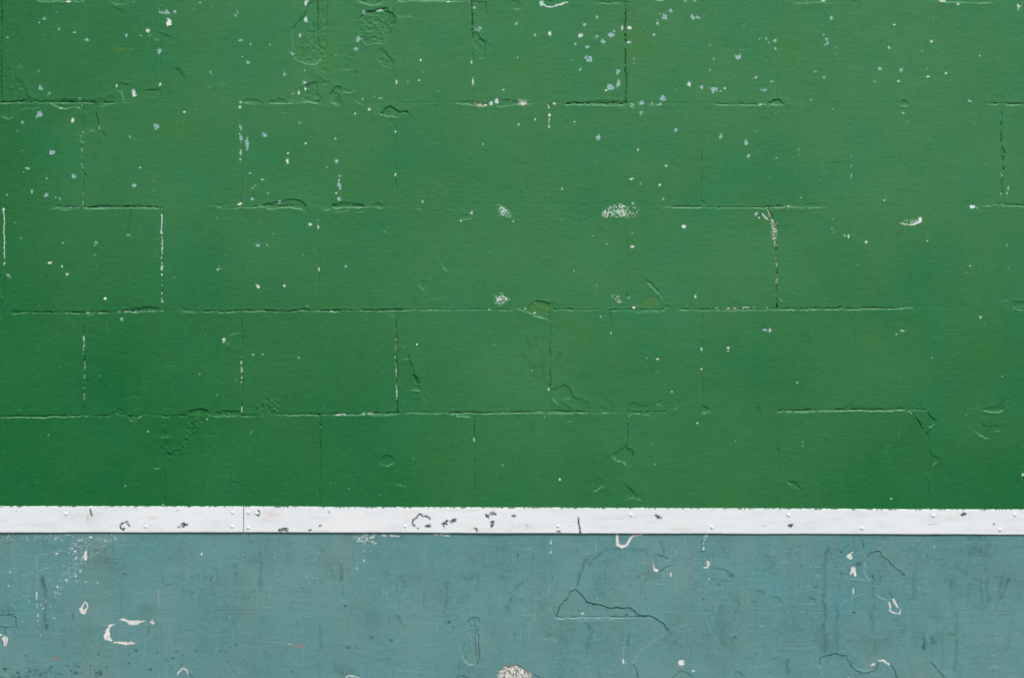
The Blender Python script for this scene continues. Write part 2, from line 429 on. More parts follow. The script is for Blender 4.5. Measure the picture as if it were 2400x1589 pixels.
TILES["B2"] = """
N60.5 0,0 700,0 700,550 0,550
S.55 830,400 840,360 960,310 1040,305 1060,330 1060,425 830,420
S.4 1050,335 1155,340 1160,430 1050,425
K 1035,308,14,9
G.5 1740,0 1740,290
R.5 1740,275 1770,290 1785,325 1745,325
G.9 1480,330 1650,332 1740,332
L.8 1380,338 1450,342 1650,345 1760,347
G.6 1800,335 1900,340 2352,335
L.5 1900,342 2352,345
W.35 2290,380 2350,450
G.2 1052,430 1052,900
G.8 1052,910 1055,970
G.6 1054,1000 1054,1060
G.6 1054,1130 1054,1160
G.2 1054,1160 1054,1260
D.9 1220,985 1290,1035 1340,1090 1385,1155
L.9 1240,1017 1290,1057 1330,1107 1370,1152 1400,1192
G.2 1150,910 1220,985
S.5 925,1150 1010,1145 1000,1200 970,1205
M.5 1180,1240 1200,1200 1260,1150 1330,1160 1360,1190 1360,1240 1300,1262
M.5 1100,1240 1120,1215 1170,1215 1185,1240 1140,1262
M.45 200,1210 260,1195 370,1220 370,1240 350,1300 330,1360 270,1340 190,1310 150,1285
R.8r.3 190,1225 230,1200 300,1210 370,1220 345,1290 335,1365 200,1345 150,1290
D.9 190,1222 230,1200 300,1208 370,1220
L.8 120,1290 190,1312 220,1345 300,1365
R.4 1180,1240 1200,1200 1260,1150 1330,1160 1360,1190 1360,1240 1300,1262
L.7 0,1272 60,1272 120,1292
G.9 385,1272 560,1275
G.3 560,1275 740,1278
R.6 710,1272 780,1266 780,1282 730,1282
G.6 890,1280 1050,1275 1400,1275
R.8 1400,1262 1440,1242 1465,1270
G.7 1540,1270 1750,1275 2352,1275
L.6 1540,1282 1630,1284
W.3 1850,1266 2352,1262
G.5 350,1300 350,1568
G.8 900,1290 908,1440
G.4 908,1440 908,1568
G.6 1747,1275 1747,1568
L.5 1130,1302 1250,1302 1360,1292
X 1107,298,20,14;1090,75,10,14;1115,72,8,5;1357,130,7,9;60,25,10,14;15,465,8,12;8,405,8,8;445,452,7,7;750,597,9,9;1582,512,18,18;2250,400,16,16;2272,430,10,10;778,1052,5,10;1720,652,6,6;875,670,8,10;1108,697,14,12;1105,573,8,6;570,920,4,4;1075,1168,12,14;207,1305,9,8;212,1215,8,6;122,1268,10,10;1120,1260,10,9;1685,1155,14,14;912,1490,6,8;817,1343,7,12;460,165,8,8;1390,262,8,5
B 1180,118,20,18;2330,1465,20,9
"""
TILES["B3"] = """
G.8 0,335 130,330
L.8 20,347 180,332
L.7 180,340 320,340 520,340
R.5 330,330 380,290 430,305 480,330
G.15 520,335 1250,335
G.2 1800,325 1950,325
L.6 1950,330 2050,322 2110,302
G.8 2110,300 2160,300 2200,320 2300,318 2352,330
L.6 2130,312 2170,329 2260,329 2352,330
G.8 2152,0 2155,290
W.4 2152,0 2152,290
L.7 1790,52 1818,40
P 1200,485 1240,485 1300,495 1340,480 1375,470 1390,430 1408,430 1405,470 1360,495 1310,500 1250,497
S.5 1240,460 1330,450 1400,430 1400,470 1300,485
D.5 1468,650 1468,700
Q1 0,350 30,380 65,450 85,520 85,620 95,720 75,720 55,620 45,520 10,430
G.9 0,350 45,430 68,520 70,620 75,720
Z.5 0,360 60,470 80,560 75,700 55,640 45,520
G1 70,720 80,800 92,880 82,960 82,1250
W.4 70,730 80,800 92,880
W.45 84,960 84,1160
L.7 105,1165 120,1197 150,1197
G.9 0,1270 300,1268 600,1265 680,1258 760,1268 900,1262 1000,1260 1100,1268 1200,1262
L.8 0,1282 380,1282 600,1274 740,1282 1000,1270 1350,1267
G.15 1380,1260 1900,1258
G.4 785,1290 775,1390
G.15 775,1390 775,1568
R1.1r.5 2245,1210 2352,1210 2352,1250 2260,1255
L.5 2140,1200 2230,1200
L.9 2240,1262 2290,1277 2352,1282
X 190,328,9,9;525,337,6,5;1885,328,20,14;1920,340,8,10;768,45,6,18;1075,270,10,12;1103,265,9,5;590,533,16,7;607,567,5,5;708,600,14,14;742,598,10,18;602,443,4,4;905,655,10,9;1467,617,7,12;1468,645,5,8;1860,875,8,6;1828,932,6,6;827,865,4,4;2210,898,5,5;20,1465,12,18;1185,1500,8,7;1205,1485,6,6;1240,1472,20,4;105,1362,6,5;305,246,5,5;2025,322,7,4
B 2205,158,14,22;2200,205,5,10;565,718,16,10;2200,687,14,9;1955,1342,18,18
K 85,1235,16,22;90,880,12,10
"""
TILES["C0"] = """
G1 770,0 772,680
W.65 770,0 770,120
C6 773,185 775,265
W.5 775,310 775,540
W.2 772,540 772,680
G.7 2218,0 2220,680
W.4 2218,0 2218,100
W.7 2218,100 2218,430
C5 2220,600 2220,645
L.5 2060,12 2130,32 2190,57
G.9 0,695 60,690 230,688 380,692 480,685 750,685
L.7 60,702 230,698 300,698 370,707 450,698 560,692
G.7 780,685 1010,682
R.8r.6 1010,670 1070,625 1120,630 1180,675 1210,690 1100,680
G.9 1180,690 1230,685 1300,680 1325,655
L.7 1180,702 1210,732 1270,702 1320,662
Q.5 1170,690 1320,665 1290,710 1220,735
G.3 1330,670 1500,680
G.8 1500,685 1700,685
R1r.3 1715,650 1760,635 1870,622 1920,660 1850,670 1720,675
D1.1 1710,655 1780,632 1860,622 1915,660
R.9r.9 1960,650 2100,640 2210,645 2220,675 2020,680
L.8 1900,677 2000,692 2210,688
G.7 2220,680 2352,683
Q.9 1720,680 1860,690 1850,760 1780,870 1700,950 1560,1060 1510,1080 1510,1020 1600,980 1690,920 1700,800
G.45 45,700 48,1510
G.5 1505,690 1508,1510
Q.7 1495,700 1560,720 1550,1060 1500,1060
L.7 1460,882 1560,882
L.6 1410,1160 1440,1172 1470,1160
L.6 2280,880 2300,845 2340,800
Q.45 2100,1130 2160,1150 2130,1250 2160,1300 2150,1380 2100,1440 2090,1300
D.5 2120,1290 2200,1310
L.5 160,625 185,632
X 343,60,5,5;910,317,4,4;443,858,6,5;365,855,5,5;1900,718,9,13;1150,1328,5,5;1360,827,5,5;1990,493,5,5;1833,300,4,4;2052,5,8,6;2325,120,12,9;2163,350,5,5;1128,1512,6,5;1500,1500,12,8
K 1040,675,18,8;1130,853,9,9
N30.25 100,1050 1400,1050 1400,1500 100,1500
"""
TILES["C1"] = """
G1.1 1290,0 1298,300 1290,400 1300,660
W.3 1288,20 1292,360
C6 1290,385 1288,440 1294,530
D1 1400,110 1420,180 1445,240 1450,300
R1.3 1440,300 1490,350 1500,395 1475,390 1450,345
G1 1455,330 1485,392
R.8 1440,410 1490,400 1520,460 1500,462
L.8 1400,442 1460,447 1510,467
L.4 1320,162 1450,162
L.5 1520,490 1560,560
L.5 1330,40 1380,55
Q.9 0,590 100,520 180,530 230,620 230,660 100,680 0,640
Q.5 0,640 110,680 90,770 0,700
G.8 200,672 580,668 1000,665 1300,658
W.5 730,668 820,668
W.7 970,664 1080,664
L.6 240,682 560,682
L.6 700,682 1000,674 1100,687 1300,674
G.35 1300,660 1760,650
L.6 1340,657 1600,670 1750,652
G1 1770,655 2050,655
L.9 1770,664 1850,682 1980,697
G.7 2050,655 2352,655
L.6 2050,664 2352,662
G1 583,670 588,980
W.35 585,680 588,900
G.55 588,980 586,1510
Q.5 1985,700 2040,670 2030,760 1990,760
G.8 2003,700 2005,880
R.6 1990,870 2030,880 2020,930
G.5 2003,930 2003,1400
R.5 1140,1085 1170,1050 1200,1045 1265,1075 1270,1110 1210,1145 1130,1115
L.6 1125,1120 1210,1148 1272,1118
D.6 1145,1080 1195,1043 1265,1072
L.5 1265,1307 1320,1312 1390,1337
L.5 2065,1437 2115,1442
G.3 1415,945 1430,965
N40.25 600,1150 1900,1150 1900,1500 600,1500
X 2190,35,4,4;1478,25,8,9;1444,1078,4,4;685,1302,5,4;853,1353,4,4;1135,1408,5,5;2270,1138,4,4;170,1460,5,5;60,118,6,5;2003,905,6,20;580,1505,7,6;395,152,9,3
K 1297,65,7,12;1300,625,9,16;595,945,7,10
"""
TILES["C2"] = """
T.35 60,60 90,110 120,150
T.35 150,-20 175,60
T.35 210,-40 225,50
T.3 270,80 300,130
T.4 170,200 250,240 300,170
T.4 180,200 170,300 230,330
T.35 240,180 290,230 270,330
T.3 420,170 450,110
G.8 350,0 352,620
R.35 370,445 470,405 530,430 560,500 650,548 570,540 500,555
D.9 370,445 420,425 480,405 530,430 550,490 600,530 655,548
L.9 360,512 420,567 460,572
D.8 460,565 520,595 570,640
L.7 490,522 540,522
D.6 500,555 570,540 640,548
G.9 0,650 200,652 240,640 570,640 700,645
L.7 0,658 230,660 700,658
D.8 700,600 720,620 700,650
L.7 715,642 745,662
R.7 820,600 860,610 870,635 910,630 915,645 830,650
D.7 880,540 915,570 910,630
L.8 820,657 920,657
G.4 920,648 1050,648
G1.1 1055,650 1280,650 1410,645
R.5 1060,640 1085,570 1130,565 1160,580 1220,590 1280,575 1240,640
D.8 1060,640 1085,570 1130,565
L.7 1120,662 1200,672 1280,684
L.6 1060,700 1110,667
D.8 1340,550 1370,540 1400,550
L.7 1340,572 1375,592
L.7 1480,627 1530,602
R1.1 1740,640 1745,570 1780,600 1825,635
L.9 1735,652 1760,657 1825,652
G.12 1830,648 2352,640
D.8 2250,635 2265,600 2280,640
G.7 1062,700 1060,960
R.6 925,1035 1045,962 1060,990 1095,1000 1110,1060 1100,1120 1060,1130 1030,1110 945,1095
D1 1050,965 1065,990 1095,1000
G.7 1095,1000 1112,1060
L.9 920,1047 945,1097 1000,1107 1050,1142 1065,1167
D.7 925,1035 1045,962
G.3 1060,1165 1060,1240
G.5 1745,0 1748,560
T.35 170,765 200,760 205,785 180,790
T.35 190,800 190,850
G.2 465,1050 465,1170 440,1250
R.35 735,1280 790,1260 860,1280 840,1330 770,1370
L.8 745,1372 770,1372 850,1322
R.5 1050,1320 1100,1365 1140,1400 1150,1430 1110,1440 1060,1452
D.9 1050,1322 1095,1365 1140,1395
L.8 1060,1454 1110,1442 1135,1447
L.8 1150,1442 1190,1462
L.4 510,735 580,735
N60.3 850,50 1450,50 1450,450 850,450
X 1978,90,16,10;1982,60,12,8;2025,43,5,5;180,265,7,9;300,692,5,5;1290,937,5,5;1705,748,8,8;753,990,7,7;1337,160,10,8;1342,280,5,5;930,342,4,4;1470,463,12,8;2055,915,6,8;1240,155,5,5;437,1270,7,12;335,440,9,12;1742,75,6,16;1742,260,7,9;1315,1130,4,8
K 343,400,10,12;1065,830,6,16
"""
TILES["C3"] = """
G1.1 100,635 290,632 700,628 900,628 1290,625
L.9 95,652 160,650 370,650 550,641 700,637 900,643 1270,637
L.9 1280,637 1310,657 1340,672
G.5 1290,625 1450,628
D1 1455,640 1500,680 1550,725
R.7r.6 1460,650 1545,720 1540,750 1480,790 1470,740
L.8 1475,802 1540,757
D1 1345,680 1400,760 1435,815
G.7 1345,680 1435,815
G.8 1472,820 1470,960
D1 1470,990 1505,1050 1550,1062 1565,1085
L.8 1560,1097 1540,1117 1510,1152
G.55 1480,1280 1472,1420
R1.1 775,620 780,570 750,595 710,612
G.4 778,450 780,620
G.15 778,80 778,450
G.35 95,660 95,1280
R.6 1950,615 2100,615 2170,610 2165,625 2100,645 2020,640
L.9 1960,632 2040,647 2110,652 2170,624
D.8 2100,610 2160,550
G.1 1780,618 1950,622
L.8 1895,820 1950,872 2000,897 2040,892
D.7 1950,755 2020,795 2090,770 2140,780
L.6 2080,827 2140,822
R.4 170,1295 255,1285 280,1320 315,1375 240,1330
D.9 185,1290 255,1285 285,1330 312,1372
L.8 170,1297 230,1327
N60.25 100,700 2300,700 2300,1500 100,1500
X 1825,673,9,9;270,380,9,5;320,962,6,6;322,923,4,4;845,1053,6,6;1765,1280,5,5;1133,1445,5,8;1647,345,4,4;2158,320,4,4;1508,150,5,5;2345,1225,8,10;1475,1528,7,7;350,505,4,4
K 92,985,7,14;2160,550,6,8
"""
TILES["D0"] = """
C2 325,475 330,800
W.45 330,800 335,1085
C1.5 335,465 560,420
C1.5 335,605 450,570
W.3 400,690 650,690 890,710
L.3 65,860 155,965
T.75 375,650 390,760 410,900
T.7 405,860 412,1000 415,1110
E 743,910 760,878 785,890 790,930 772,985 740,990 708,950 | 762,890 780,900 776,940 752,950 748,925
P 1060,1045 1110,1036 1160,1045 1230,1047 1310,1053 1260,1068 1225,1085 1175,1083 1130,1060
P 1040,1080 995,1110 980,1150 985,1190 1005,1225 990,1235 935,1215 930,1180 955,1130 985,1090
P 1010,1235 1100,1235 1190,1240 1220,1258 1130,1262 1020,1245
J1 1345,1120 1340,1175 1300,1205 1240,1230
J.8 1320,1050 1375,1062
J1.2 0,1005 60,1005 100,1000 140,1030 138,1105
J1 0,1105 135,1108
J1 50,1110 50,1180
P 20,1200 45,1180 70,1210 65,1260 45,1285 25,1250
J1.2 46,1190 48,1275
C9 1595,1540 1610,1515 1640,1482 1675,1492 1685,1530
J1 1690,1520 1730,1568
L.4 860,1080 1040,1097
C2 1420,760 1425,930
C3 2065,1000 2065,1035
G.2 2180,262 2180,1568
F230 640,300 1050,300 760,560 520,850 380,900 600,560
F140 0,275 1050,275 1050,335 0,335
F60 60,560 500,560 500,1200 60,1200
V75 0,1480 950,1440 1000,1568 0,1568
V25 1000,1250 2200,1250 2200,1568 1000,1568
X 510,448,13,8;650,405,8,6;670,428,14,9;683,485,10,9;605,283,9,6;805,298,12,9;592,683,12,12;678,652,10,9;572,558,7,7;545,583,6,6;512,748,10,9;505,800,8,7;85,612,5,8;72,742,9,6;70,912,7,6;260,880,6,6;350,897,6,6;367,905,7,9;393,922,6,6;453,935,7,10;485,1030,9,7;718,605,5,8;1080,645,8,5;268,1150,8,6;995,813,5,5;48,1083,9,8;8,1180,9,9;1812,447,9,14;2183,460,5,7;760,465,20,40;1365,1062,18,20
K 1548,1387,15,9;1657,960,7,6;1117,632,7,7;30,965,9,6;1755,1322,9,5;1980,1325,10,5;1080,1305,7,5;235,1368,10,7;880,1365,11,8
T.8 655,1000 662,1045
O.9 450,1388 520,1388
O.3 110,1275 150,1285
T.3 940,380 960,520
T.35 2110,560 2110,700
T.25 1450,600 1480,740
"""
TILES["D1"] = """
S.5 860,320 930,270 1060,270 1070,375 960,360
W.6 1050,270 1065,370
W.75 1120,285 1290,295
W.75 1600,275 1740,290
C10 1660,282 1740,290
C6 1200,290 1290,296
R.45r.25 1905,1060 1980,1020 2005,1045 1990,1130 2005,1220 2005,1400 1975,1445 1915,1448 1860,1380 1855,1320 1875,1240 1860,1195 1900,1140
J1 1905,1060 1930,1030 1980,1018 2010,1045
J.8 1970,1050 1970,1200 1975,1400
J1 1990,1130 2005,1220 1995,1320 2005,1400 1985,1440
J.6 1870,1240 1855,1320
L.8 1850,1350 1880,1420 1920,1452 1975,1447
C8 800,1568 830,1548 880,1550 930,1566
Z.62 2180,1500 2240,1460 2310,1465 2350,1500 2350,1568 2180,1568
J1 2185,1500 2240,1458 2300,1468
T.6 2300,850 2270,910 2265,975
J.9 1800,1568 1850,1540 1910,1568
T.45 760,560 760,690
T.35 1300,660 1340,740
T.35 1250,980 1330,1090
T.3 1720,700 1700,980
T.35 1990,640 1990,760
T.35 30,450 40,760
T.25 560,1080 600,1300
T.3 1470,1540 1480,1560
O.8 350,1270 420,1275
G.12 400,720 408,860
G.12 1425,620 1430,840
G.12 1445,650 1450,830
G.12 1385,960 1390,1080
G.12 1430,950 1430,1060
G.12 1095,790 1095,870
L.2 1000,1280 1180,1285
L.2 1010,1295 1170,1298
L.2 210,1440 520,1445
L.2 280,310 520,305
F10 0,290 2300,290 2300,500 0,500
V12 0,700 2300,700 2300,1568 0,1568
X 967,510,16,12;905,580,4,10;457,650,3,9;541,938,3,6;1376,1105,5,5;302,1262,4,7;2285,1048,5,5;2070,990,4,4;430,1425,8,6
K 1322,1105,8,8;800,922,12,7;720,1275,8,6;1775,1115,7,5
"""
TILES["D2"] = """
C24 948,270 950,365 985,388
C20 975,385 1025,375 1060,325
C14 1050,335 1080,295 1165,278
W.5 350,340 355,450
J.6 355,460 355,495
J1 1280,460 1330,458 1370,480 1405,505
L.5 1270,480 1265,545
P 1270,550 1280,548 1288,575 1300,585 1322,590 1318,608 1300,614 1282,605
J1 1320,610 1380,575 1425,560
L.4 1360,540 1420,500
L.4 1440,545 1520,580
L.3 1110,532 1260,532
J.8 1690,432 1740,432
W.25 1725,300 1730,560
Q.3 1690,300 1740,300 1740,560 1690,560
J1 1815,580 1900,590 1960,630
L.5 1955,640 1945,700
L.6 1850,757 1880,762 1925,737
G.15 1720,560 1720,960
R.6 400,1020 410,980 440,910 490,860 520,800 570,770 620,820 670,880 730,905 800,910 890,940 940,925 1000,940 1060,935 1100,965 1130,995 1165,1010 1230,1002 1230,1020
J1.5 400,1020 410,980 440,910 490,860 520,800 570,770 620,820 670,880 730,905 800,910 890,940 940,925 1000,940 1060,935 1100,965 1130,995 1165,1010 1230,1002 1290,1030 1360,1085 1400,1135
J1 610,810 660,870
R.5 1045,1024 1230,1020 1235,1005 1290,1030 1400,1130 1390,1150 1220,1275 1150,1330 1100,1420 1050,1440
L.7 1395,1147 1330,1202 1220,1277 1150,1332 1110,1397 1090,1450
G.7 400,1023 700,1022 1010,1020 1250,1020
L.7 400,1033 620,1027 1010,1026
L.4 580,1052 750,1047 900,1047 970,1052 1015,1077
G.6 1038,1020 1040,1100
J1.6 1047,1180 1046,1230 1040,1280
G.4 1040,1280 1042,1480
L.5 1010,1280 1000,1350 1005,1400
C9 1000,1400 1003,1440
L.5 1020,1400 1035,1480
J1.4 1090,1450 1115,1468 1128,1520 1135,1568
J.8 1450,1568 1490,1520 1540,1515 1600,1540 1615,1568
J1 1995,1560 2010,1515 2045,1505 2090,1560
Z.62 -40,1470 0,1462 60,1460 120,1500 185,1530 165,1568 -40,1568
J1.1 0,1462 60,1458 100,1485 130,1512
J1.1 185,1530 250,1565
L.25 245,1228 420,1235
L.25 250,1215 420,1222
L.25 320,1382 730,1385
L.35 1735,1020 1810,1180
L.35 1810,1180 1895,1300
L.2 2060,1095 2300,1090
L.25 2150,1475 2300,1460
T.55 720,450 660,520 610,620 590,750
T.45 700,540 850,400
T.3 900,400 1200,420
T.3 1100,680 1220,620
T.45 40,760 90,700
T.35 10,830 100,870
T.45 690,1080 700,1110 720,1160
T.4 745,1140 690,1210 665,1370
T.35 1990,850 2060,900 2010,970
T.35 780,1480 800,1560
T.4 2200,780 2280,800
T.3 1950,1180 1985,1300
T.4 1340,340 1360,440
T.25 1880,380 1990,550
F9 0,600 2300,600 2300,1568 0,1568
V8 0,290 2300,290 2300,1568 0,1568
K 810,350,9,9;585,430,6,7;2285,458,7,5;1720,757,7,7;1720,795,7,7;1722,862,7,9;1720,905,6,6;1722,925,6,6;1196,855,3,16;1020,1000,18,6
X 360,320,14,10;1427,632,8,28;1745,290,14,18;1738,573,20,5;1768,678,9,7;1630,1502,12,8;880,1510,7,12;635,985,12,12;520,983,7,7;625,668,9,6;1068,798,4,4
H 1525,1425,33,35
P 1748,510 1757,508 1780,545 1770,560 1745,567 1750,545
"""
TILES["D3"] = """
J1 820,285 845,340 855,375 845,412
L.4 730,330 750,380
L.4 780,450 830,430
P 712,490 708,475 718,462 740,445 760,424 762,432 748,450 752,470 760,482 752,500 735,504
P 730,632 742,600 745,578 768,572 788,592 790,640 782,650 772,636 765,610 750,622 738,636
W.12 768,670 770,840
X 770,780,6,20
G.2 765,280 770,980
L.3 340,560 580,575 700,585
L.3 380,630 600,650 910,690
L.3 820,685 905,700
R.35 880,495 930,435 1000,425 1030,480 1080,505 1110,550 1150,580 1200,605 1230,650 1220,690 1100,750 1090,800 1110,860 1070,870 1000,840 940,740 890,660 865,600 875,510
J1 885,490 930,435 1000,425 1030,480 1080,505 1110,550 1150,580 1200,605 1230,650
L.6 1225,682 1170,717 1100,752
J.8 1100,755 1090,800 1120,860
L.6 875,510 870,600 890,660 935,720
L.7 960,802 1000,842 1075,872
C9 1085,885 1100,930 1095,958 1130,982 1185,987 1190,945
C24 1128,862 1148,900 1165,930
J.7 60,840 110,850 125,890
L.5 80,922 120,912
J.7 365,850 410,855 430,885
L.4 255,890 330,907 430,907
T.45 535,400 515,560 505,800
T.5 505,800 510,1340
T.35 622,900 622,1320
T.3 945,720 945,1150
T.3 1305,620 1305,850
T.3 1970,580 1975,900
T.35 1700,980 1690,1500
L.4 640,907 750,852 870,807
J1.5 460,1440 455,1400 500,1380 560,1370 615,1350 650,1365 700,1370 735,1430 760,1480 800,1510 870,1525 940,1515 980,1495 990,1440 1010,1415
L.5 770,1480 880,1500 960,1500
C13 995,1410 1040,1410 1075,1430 1095,1450
J1.5 1100,1450 1130,1480 1150,1540 1170,1568
L.5 465,1450 490,1530 510,1568
J1.3 1455,1425 1480,1440 1530,1500 1570,1540 1585,1568
L.5 520,1455 560,1440
L.5 2000,1480 2060,1465 2105,1475
L.2 1740,350 2100,355
L.2 1720,1410 1870,1412
L.2 180,1260 400,1265
L.2 1300,765 1400,762 1405,725
T.8 1410,1180 1400,1290
T.7 1480,1190 1490,1240
T.6 2110,650 2070,830
T.5 2160,690 2090,870
T.5 1800,315 1920,300
T.35 1700,560 1780,640
T.3 1860,400 1990,480
T.6 175,1400 170,1500
T.6 945,655 960,680
T.5 1005,660 995,710
T.35 1040,310 1050,290
T.35 1915,700 1930,950
T.3 200,400 200,520
T.3 1640,650 1650,780
Y.7 1640,1160 1670,1180
Y.45 1700,1200 1710,1230
W.2 820,440 760,460
F8 0,300 2300,300 2300,1568 0,1568
V10 0,300 2300,300 2300,1568 0,1568
L.3 1990,940 2060,938
L.35 1980,1222 2130,1200
X 890,483,10,12;467,980,11,7;768,800,7,22;945,1442,19,15;1497,385,3,10;730,1565,9,5
K 435,750,8,6;1275,548,8,5;1060,1225,8,7;770,978,14,8;962,765,8,10;660,435,9,7;945,655,10,9
"""
ORIG = {"A": (0, 3.92), "B": (400, 3.92), "C": (800, 3.92), "D": (1180, 3.8333)}

def run_tile(name, text):
    X0 = 600 * int(name[1]); Y0, Z = ORIG[name[0]]
    cv = lambda s: [(X0 + float(a.split(',')[0]) / Z, Y0 + float(a.split(',')[1]) / Z) for a in s.split()]
    for i, ln in enumerate(text.strip().splitlines()):
        head, rest = ln.split(' ', 1); c = head[0]; arg = head[1:]
        if c in "XBKH":
            for q in rest.split(';'):
                x, y, rx, ry = map(float, q.split(','))
                kk = {"X": "white", "B": "blue", "K": "dark", "H": "white"}[c]
                blob(X0 + x / Z, Y0 + y / Z, rx / Z, ry / Z, kk, {"X": .95 if max(rx, ry) > 7 else .45, "B": .9, "K": .85, "H": 1}[c], .3, c != "H")
            continue
        if c == 'E':
            o, h = rest.split('|'); w = win(cv(o), 10)
            X, Y = coords(w, .8); s = np.maximum(sdf_poly(X, Y, cv(o)), -sdf_poly(X, Y, cv(h)))
            t = ss(.5 - s / 1.5); put("white", w, t); H[w] -= .4 * t; continue
        if c == 'R':
            a, r = (arg.split('r') + ['0'])[:2]; recess(cv(rest), float(a), float(r)); continue
        if c == 'N':
            n, a = arg.split('.'); bumps(cv(rest), int(int(n) * 1.3), float('.' + a) * 1.3, i + X0); continue
        p = cv(rest); a = float(arg) if arg else 1.0
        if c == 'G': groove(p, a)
        elif c in 'DL': scarp(p, a, c)
        elif c == 'J':                 # open dark crack in the lower coat
            scarp(p, a * .6, 'D'); stroke(p, 1.25 * a, "dark", .72, .6, .8, 1.3, .2)
        elif c == 'Q': rough(p, a)
        elif c == 'W': stroke(p, 3.0, "white", .9, 0, .7, 1.2, .74 - a * .36)
        elif c == 'C': stroke(p, a / Z + (.5 if a > 3 else .2), "white", 1 if a > 3 else .5, .25, .6 if a > 3 else .15)
        elif c == 'P':
            poly(p, "white", 1, .6)
            poly(p, "tan", .5, 0, 1.4, 3., .5)
        elif c == 'S': poly(p, "white", .85, .1, 1, 1.5, a * .84)
        elif c == 'Z':                 # crumbled, half bare
            poly(p, "tan", .9, .8, 1, 3, a + .1); poly(p, "white", .9, .3, 1, 3, a)
        elif c == 'Y': smear(p, 6, "olive", a)
        elif c == 'M': poly(p, "olive", a * .75, 0, 1.5, 6.)
        elif c == 'T': smear(p, 6.5, "stain", min(1, a * (1.7 if name[0] != 'D' else 1.05)))
        elif c == 'O': smear(p, 6, "tan", a)
        elif c == 'F':                 # flicked paint drops
            r = np.random.default_rng(i + X0 + 5); lo, hi = np.min(p, 0), np.max(p, 0); n = 0
            while n < int(arg):
                q = lo + (hi - lo) * r.random(2)
                if sdf_poly(np.array([[q[0]]]), np.array([[q[1]]]), p)[0, 0] > 0: continue
                n += 1; k = .35 + 1.3 * r.random() ** 4
                w = win([tuple(q)], 5); X = UU[w] - q[0]; Y = VV[w] - q[1]; d = np.hypot((X + Y) * .85, (X - Y) * .55)
                put("white", w, (.3 + .6 * r.random()) * ss(1.1 - d / (k + .7)))
        elif c == 'V':                 # dark splashes
            r = np.random.default_rng(i + X0 + 9); lo, hi = np.min(p, 0), np.max(p, 0); n = 0
            while n < int(arg):
                q = lo + (hi - lo) * r.random(2)
                if sdf_poly(np.array([[q[0]]]), np.array([[q[1]]]), p)[0, 0] > 0: continue
                n += 1; k = 1.0 + 4.6 * r.random() ** 3
                w = win([tuple(q)], 9); d = np.hypot((UU[w] - q[0]) * .8, VV[w] - q[1]) + (n3[w] - .5) * 3
                put("stain", w, (.4 + .6 * r.random()) * ss(1.2 - d / (k + .8)))

# broad unevenness of the blocks and the brushed-on coats
H += (N(260, 200, 20) - .5) * 1.6 + (N(90, 70, 21) - .5) * .9 + (N(36, 22, 22) - .5) * .35
H += (N(14, 4.5, 23) - .5) * .22 + (N(26, 6, 24) - .5) * .2 + (N(9, 2.6, 25) - .5) * .16
# broad paler area of the green coat: strongest high on the wall right of the middle, deeper green low down
M["pale_mix"][:] = np.clip(1 - .5 * ((UU - 1500) / 1440) ** 2 - .62 * (np.maximum(VV - 250, 0) / 870) ** 1.6 + (N(300, 240, 31) - .5) * .34 + (N(110, 130, 32) - .5) * .22, 0, 1)

for cx, cy, crx, cry, ca in ((490, 640, 60, 110, .9), (500, 800, 70, 70, .7), (1480, 340, 190, 60, .8), (1700, 400, 150, 70, .7), (650, 330, 50, 50, .7), (640, 680, 50, 50, .6), (1000, 80, 150, 90, .5),
        (1420, 480, 120, 60, .6), (1620, 640, 60, 120, .5), (1770, 880, 25, 60, .9), (1990, 620, 60, 90, .6), (2230, 620, 50, 110, .6), (2200, 900, 60, 120, .7), (1290, 720, 40, 60, .5), (2230, 340, 60, 60, .7),
        (240, 900, 60, 90, .6), (1860, 900, 50, 60, .5), (860, 980, 110, 40, .6), (1350, 1040, 60, 110, .5), (420, 1000, 60, 90, .5), (1900, 440, 140, 50, .6), (2270, 1080, 90, 100, .4)):
    tint(cx, cy, crx, cry, "cool", ca)
# every joint of the block wall, faint under the paint, also outside the picture
courses = [3 + 238.2 * k for k in range(-3, 9)]
odd = [2, 374, 744, 1107, 1465, 1820, 2178]; even = [193, 563, 927, 1287, 1643, 1999, 2349]
odd = [odd[0] - 364 * k for k in range(5, 0, -1)] + odd + [odd[-1] + 362 * k for k in range(1, 6)]
even = [even[0] - 364 * k for k in range(5, 0, -1)] + even + [even[-1] + 362 * k for k in range(1, 6)]
def outside(a, b, v):    # joints beyond the picture are as open as the ones inside it
    return a > 2420 or b < -20 or v < -20 or v > 1610
for k, v in enumerate(courses):
    x = -1790.
    while x < 4190:
        x2 = x + 240 + 300 * rng.random()
        inside = not outside(x, x2, v)
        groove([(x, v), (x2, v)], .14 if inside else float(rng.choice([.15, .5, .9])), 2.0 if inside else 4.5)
        x = x2
    row = odd if (k - 3) % 2 == 0 else even
    for u in row:
        inside = not outside(u, u, v + 100)
        groove([(u, v), (u + 2 * rng.random(), v + 238)], .2 if inside else float(rng.choice([.2, .5, .9])), 2.0 if inside else 4.5)
for name, text in TILES.items(): run_tile(name, text)

